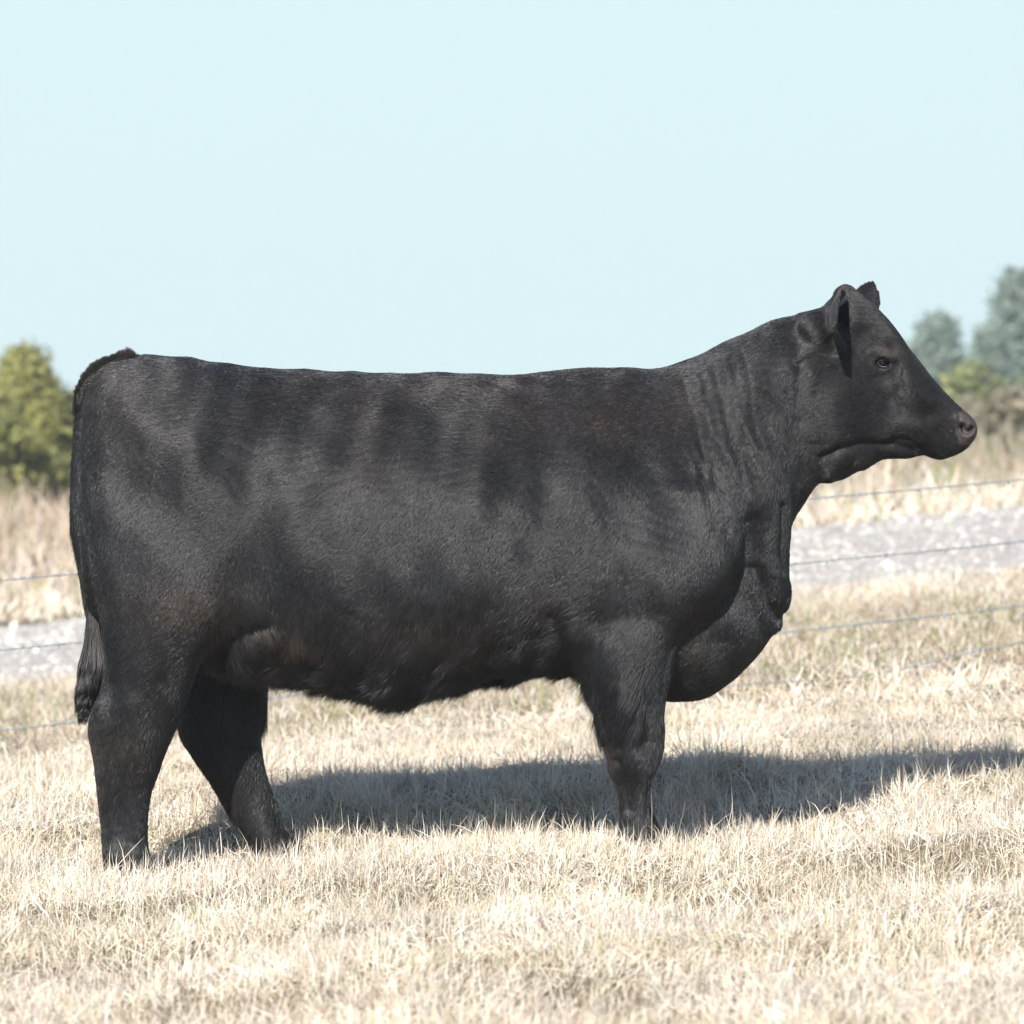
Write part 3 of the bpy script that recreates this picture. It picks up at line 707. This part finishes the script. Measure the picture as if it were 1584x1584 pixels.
mr = root.copy(); mr[:, 1] = -np.abs(mr[:, 1]); hfar = root[:, 1] > .02
hx, hy = topx(np.where(hfar[:, None], mr, root)); rxp, ryp = topx(root)
keep = ~((rxp + rng.normal(0, 3.5, NH) > 1484) & (ryp > 632) & (ryp < 690)) & (np.hypot((hx - 1366) / 10, (hy - 563) / 7.5) > 1.0)
root, hn, hx, hy = root[keep], hn[keep], hx[keep], hy[keep]; NH = len(root)
def rise(a, b, v): return np.clip((v - a) / (b - a), 0, 1)
# growth direction in the side plane
gx_ = np.full(NH, -.55); gz_ = np.full(NH, -.80)
top_ = 1 - rise(620, 800, hy); gx_ = gx_ - .45 * top_; gz_ = gz_ + .45 * top_
legm = rise(1060, 1120, hy); gx_ = gx_ * (1 - legm) + -.12 * legm; gz_ = gz_ * (1 - legm) - 1.0 * legm
headm = rise(1240, 1300, hx); gx_ = gx_ * (1 - headm) - .85 * headm; gz_ = gz_ * (1 - headm) + .35 * headm * 1
nk = rise(1050, 1120, hx) * (1 - headm); gx_ = gx_ + .35 * nk; gz_ = gz_ - .3 * nk
flk = np.exp(-((hx - 400) / 80) ** 2 - ((hy - 930) / 90) ** 2); gx_ = gx_ + .9 * flk
gd = np.stack([gx_, np.zeros(NH), gz_], 1)
sw = .17 * snoise(root, 2.2, 61) + .09 * snoise(root, 9, 62)
ca, sa = np.cos(sw), np.sin(sw); gd = np.stack([gd[:, 0] * ca - gd[:, 2] * sa, .1 * snoise(root, 12, 63), gd[:, 0] * sa + gd[:, 2] * ca], 1)
gd += rng.normal(0, .20, (NH, 3))
gd -= hn * (gd * hn).sum(1)[:, None]; gd /= np.linalg.norm(gd, axis=1)[:, None] + 1e-9
bel = rise(880, 1040, hy) * (hx > 330) * (hx < 1000) * (1 - rise(1110, 1160, hy))
ln_ = .013 + .028 * bel + .006 * legm - .006 * headm
tailm = (hx < 180) & (hy > 560) & (hy < 1000) & (np.abs(root[:, 1] + .05) < .1)
ln_ = np.where(tailm, .022, ln_)
tuft = (hx < 205) & (hy < 625) & (np.abs(root[:, 1]) < .05)
ln_ = np.where(tuft, .015 + .016 * np.exp(-((hx - 192) / 14) ** 2), ln_)
ln_ *= rng.uniform(.6, 1.25, NH) * (1 + .25 * np.clip(snoise(root, 14, 64), -1, 1.5) * (.4 + bel))
lift = .20 + .10 * bel + .06 * rng.normal(size=NH) + .05 * np.clip(snoise(root, 6, 65), -1, 1); lift = np.clip(lift, .06, .7)
lift = np.where(tuft, 1.2, lift)
# clumping: pull tips towards a coarse lattice of clump centres
cell = np.where(bel > .3, .012, .008)
q = np.floor((root + 7) / cell[:, None]); hsh = (np.sin(q @ np.array([12.9898, 78.233, 37.719])) * 43758.5453) % 1
hs2 = (np.sin(q @ np.array([39.346, 11.135, 83.155])) * 24634.6345) % 1
cc_ = (q + .5) * cell[:, None] - 7
NP = 4; tt = np.linspace(0, 1, NP)
pts = np.zeros((NH, NP, 3), np.float32)
d0 = gd + hn * lift[:, None]; d0 /= np.linalg.norm(d0, axis=1)[:, None]
grav = np.array([0, 0, -1.0]) * (.15 + .5 * bel)[:, None]
for k in range(NP):
    t = tt[k]
    p = root + d0 * (ln_ * t)[:, None] + (grav * (ln_ * t * t)[:, None] * .5) - hn * (ln_ * lift * .45 * t * t)[:, None]
    pull = (cc_ - root); pull -= d0 * (pull * d0).sum(1)[:, None]
    p += pull * ((.14 + .34 * bel) * t * t)[:, None]
    pts[:, k] = p
bvh_tint = blotch(hx, hy, BROWN)
bvh_tint = np.clip(np.where(hy < 760, .80, .80) * bvh_tint * (1 + .35 * snoise(root, 5, 66)), 0, 1)
base = np.array([.0125, .0128, .0142]); brown = np.array([.060, .044, .036])
sh = (.55 + .9 * hsh ** 2)[:, None] * rng.uniform(.7, 1.35, (NH, 1))
hc = (base * (1 - bvh_tint[:, None]) + brown * bvh_tint[:, None]) * sh
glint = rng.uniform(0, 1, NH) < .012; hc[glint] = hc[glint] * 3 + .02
rim = (root[:, 1] < -.15) & (hx > 1270) & (hx < 1320) & (hy < 560); hc[rim] = hc[rim] * 1.6 + .012  # near ear rim hairs lightened: its sunlit edge is put into their colour
hc[tuft] = hc[tuft] * 1.5 + np.array([.02, .018, .012])
hc = np.clip(hc, 0, 1)

def hair_object(name, pts, r0, color, mat, parent):
    N_, K, _ = pts.shape
    cd = bpy.data.hair_curves.new(name); cd.add_curves([K] * N_)
    cd.points.foreach_set('position', (pts - ORG).astype(np.float32).ravel())
    prof_ = np.array([1, .9, .65, .12]) if K == 4 else np.interp(np.linspace(0, 1, K), [0, .7, 1], [1, .8, .1])
    rad = (np.asarray(r0) * np.ones(N_))[:, None] * prof_[None]
    ra = cd.attributes.get('radius') or cd.attributes.new('radius', 'FLOAT', 'POINT'); ra.data.foreach_set('value', rad.astype(np.float32).ravel())
    ca_ = cd.attributes.new('tint', 'FLOAT_COLOR', 'CURVE'); c4 = np.ones((N_, 4), np.float32); c4[:, :3] = color; ca_.data.foreach_set('color', c4.ravel())
    cd.materials.append(mat)
    o = link(name, cd, parent); return o
m_hair, nt, ln, bs = mat_new('coat_hair')
at = nt.new('ShaderNodeAttribute'); at.attribute_name = 'tint'
ln.new(at.outputs['Color'], bs.inputs['Base Color']); bs.inputs['Roughness'].default_value = .38; bs.inputs['Specular IOR Level'].default_value = .62
rad0 = np.where(headm > .5, .00035, .00048) * rng.uniform(.8, 1.25, NH)
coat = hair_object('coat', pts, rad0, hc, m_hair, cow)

# --- tail switch: long wavy strands
N_ = 5200; K = 14
path = np.array([[143, 905], [143, 950], [146, 995], [145, 1035], [138, 1070], [130, 1100], [128, 1124]], float)
wid_ = np.array([6, 9, 15, 22, 17, 8, 1], float)
st = rng.uniform(0, .62, N_); en = np.minimum(st + rng.uniform(.25, .6, N_), 1.0 - np.abs(rng.normal(0, .14, N_))); ang = rng.uniform(0, 2 * np.pi, N_); rr_ = np.sqrt(rng.uniform(0, 1, N_))
lock = rng.integers(0, 26, N_); la = rng.uniform(0, 2 * np.pi, 26); lr = np.sqrt(rng.uniform(.05, 1, 26)); lph = rng.uniform(0, 6.28, 26)
PP = np.zeros((N_, K, 3))
for k in range(K):
    t = st + (en - st) * k / (K - 1)
    cx = np.interp(t * 6, np.arange(7), path[:, 0]); cyy = np.interp(t * 6, np.arange(7), path[:, 1]); ww = np.interp(t * 6, np.arange(7), wid_)
    mixl = np.clip(t * 1.3, 0, .62)
    ox = (1 - mixl) * rr_ * np.cos(ang) + mixl * (lr[lock] * np.cos(la[lock]) + .36 * rr_ * np.cos(ang)); oy = (1 - mixl) * rr_ * np.sin(ang) + mixl * (lr[lock] * np.sin(la[lock]) + .36 * rr_ * np.sin(ang))
    curl = np.clip((t - .45) * 2.2, 0, 1) * (3 + 5 * rr_)
    X_ = cx + ww * ox + curl * np.sin(t * 17 + lph[lock] + 1.2 * ang * (rr_ > .7)); Yd = -.115 + (ww * oy) / 570 * .9 + curl / 570 * np.cos(t * 22 + lph[lock]) - .05 * t
    d_ = CD + Yd
    PP[:, k, 0] = (X_ - 792) * d_ / F; PP[:, k, 1] = Yd; PP[:, k, 2] = CAMZ - (cyy - 792) * d_ / F
sc_ = np.array([.008, .0075, .0075]) * rng.uniform(.6, 1.6, (N_, 1)); r_ = rng.uniform(0, 1, N_) < .06; sc_[r_] = [.08, .045, .032]
hair_object('tail_switch', PP, .0006, sc_, m_hair, cow)

# --- stiff frosted hair standing on the tail head
NT = 12000; path = np.array([[118, 642], [119, 610], [130, 588], [146, 570], [164, 560], [182, 554], [199, 552], [212, 556]], float)
u = rng.uniform(0, 1, NT); lockn = np.floor(u * 110); uc = (lockn + .5) / 110
cx = np.interp(u * 7, np.arange(8), path[:, 0]); cy2 = np.interp(u * 7, np.arange(8), path[:, 1]) + 2
lx = np.interp(uc * 7, np.arange(8), path[:, 0]); ly = np.interp(uc * 7, np.arange(8), path[:, 1])
yy = rng.normal(0, .020, NT) - .01
dirs = np.interp(uc, [0, .25, .6, .85, 1.0], [math.radians(172), math.radians(140), math.radians(115), math.radians(80), math.radians(60)]) + rng.normal(0, .16, 110)[np.clip(lockn.astype(int), 0, 109)] + rng.normal(0, .18, NT)
Lh = (5 + 8 * np.exp(-((lx - 195) / 12) ** 2) + 4 * np.exp(-((lx - 150) / 25) ** 2)) * rng.uniform(.6, 1.1, NT) * (.75 + .5 * rng.uniform(0, 1, 110)[np.clip(lockn.astype(int), 0, 109)])
PT = np.zeros((NT, 4, 3))
for k in range(4):
    t = k / 3
    X_ = cx + (lx - cx) * .35 * t + Lh * t * np.cos(dirs) ; Yr = cy2 - Lh * t * np.sin(dirs) - 3 * t
    d_ = CD + yy
    PT[:, k, 0] = (X_ - 792) * d_ / F; PT[:, k, 1] = yy * (1 + .3 * t); PT[:, k, 2] = CAMZ - (Yr - 792) * d_ / F
tc_ = np.array([.055, .052, .048]) * rng.uniform(.4, 1.8, (NT, 1))
hair_object('rump_tuft', PT, .00032, tc_, m_hair, cow)

# --- eye, eyelid rim, nostril, hooves
m_eye, nt, ln, bs = mat_new('eyeball'); bs.inputs['Base Color'].default_value = (.003, .003, .006, 1); bs.inputs['Roughness'].default_value = .05; bs.inputs['Specular IOR Level'].default_value = .22
m_rim, nt, ln, bs = mat_new('wet_lid_edge'); bs.inputs['Base Color'].default_value = (.42, .37, .36, 1); bs.inputs['Roughness'].default_value = .2
m_lid, nt, ln, bs = mat_new('eyelid_skin'); bs.inputs['Base Color'].default_value = (.008, .0075, .0075, 1); bs.inputs['Roughness'].default_value = .55; bs.inputs['Specular IOR Level'].default_value = .25
def sphere(mb, c, r, n=20):
    R = []
    for a in np.linspace(.02, np.pi - .02, n):
        b = np.linspace(0, 2 * np.pi, 28, endpoint=False)
        R.append(np.array(c) + r * np.stack([np.sin(a) * np.cos(b), np.sin(a) * np.sin(b), np.full(28, np.cos(a))], 1))
    mb.rings(R)
h1, n1 = hit(1366, 563)
axis_n = np.array([0.10, -1.0, .05]); axis_n /= np.linalg.norm(axis_n)
hp = np.array(h1) + np.array([0, -.004, 0])
mid_y = -.05
for sgn in (1, -1):
    c = hp - axis_n * .009
    if sgn < 0: c = c + np.array([-math.sin(math.radians(13)) * -.19, .175, 0])
    mb = MB(); sphere(mb, (0, 0, 0), .0175)
    e = link('eye', mb.mesh('eye', m_eye), cow); e.location = c - ORG
    tt_ = np.linspace(0, 2 * np.pi, 49)
    def lidring(ru, rv, out, t0=0, t1=2 * np.pi, n=49):
        q = np.linspace(t0, t1, n); x = ru * np.cos(q) * (1 + .10 * np.cos(q)); z = rv * np.sin(q) - .16 * x
        y = -sgn * np.sqrt(np.maximum(.0175 ** 2 - x * x - z * z, 1e-6)) - sgn * out
        return np.stack([x, y, z], 1)
    mb = MB(); mb.tube(lidring(.0142, .0094, .0005), .0026, k=8, caps=False)
    mb.tube(lidring(.0152, .0110, .0000, .05, math.pi - .05, 30), .0040, k=8)
    link('eyelid', mb.mesh('eyelid', m_lid), e)
    mb = MB(); mb.tube(lidring(.0122, .0076, .0006, math.pi * 1.12, math.pi * 1.80, 24), np.sin(np.linspace(.1, 3.04, 24)) * .0006 + .0001, k=6)
    link('lower_rim', mb.mesh('lower_rim', m_rim), e)
m_hoof, nt, ln, bs = mat_new('dark_hoof')
cr, nz = noise_ramp(nt, ln, 40, [(.3, (.02, .018, .015)), (.7, (.07, .06, .05))]); ln.new(cr.outputs[0], bs.inputs['Base Color']); bs.inputs['Roughness'].default_value = .5
def hoof(bx, fx, row, cy, w, dx=0, dz=0):
    mb = MB(); a = W(bx, row, cy); b = W(fx, row, cy); g = float(gz(np.array([(a[0] + b[0]) / 2]), np.array([cy]))[0])
    topz = a[2] + dz; botz = min(g + .0, topz - .05)
    for s_ in (-1, 1):
        R = []
        for (u, ex) in ((0, .0), (.4, .012), (1, .028)):
            z = topz + (botz - topz) * u; th = np.linspace(0, 2 * np.pi, 20, endpoint=False)
            x = (a[0] + b[0]) / 2 + dx + np.cos(th) * ((b[0] - a[0]) / 2 + ex * .6) + ex * .8
            y = cy + s_ * w * .52 + np.sin(th) * w * .46 * (1 - .35 * np.clip(np.cos(th), 0, 1))
            R.append(np.stack([x, y, np.full(20, z)], 1) - ORG)
        mb.rings(R)
    link('hoof', mb.mesh('hoof', m_hoof), cow)
hoof(957, 1030, 1318, -.18, .05); hoof(957, 1030, 1318, .18, .05, .008, 0.0)
hoof(163, 244, 1352, -.185, .056); hoof(404, 478, 1332, .18, .05)
mb = MB(); x0,x1,y0,y1,z0,z1=-45,45,-12,135,-2.0,11.0
hv=[(x,y,z) for x in (x0,x1) for y in (y0,y1) for z in (z0,z1)]
mb.add(hv,[(0,1,3,2),(4,6,7,5),(0,4,5,1),(2,3,7,6),(0,2,6,4),(1,5,7,3)])
mh=bpy.data.materials.new('air'); mh.use_nodes=True; nt=mh.node_tree.nodes; nt.remove(nt['Principled BSDF'])
pv=nt.new('ShaderNodeVolumePrincipled'); pv.inputs['Color'].default_value=(.85,.93,1,1); pv.inputs['Density'].default_value=.0011
mh.node_tree.links.new(pv.outputs[0], nt['Material Output'].inputs['Volume'])
link('haze', mb.mesh('haze', mh, smooth=False), kind='stuff', label='thin pale blue haze that fades the far trees', category='haze')
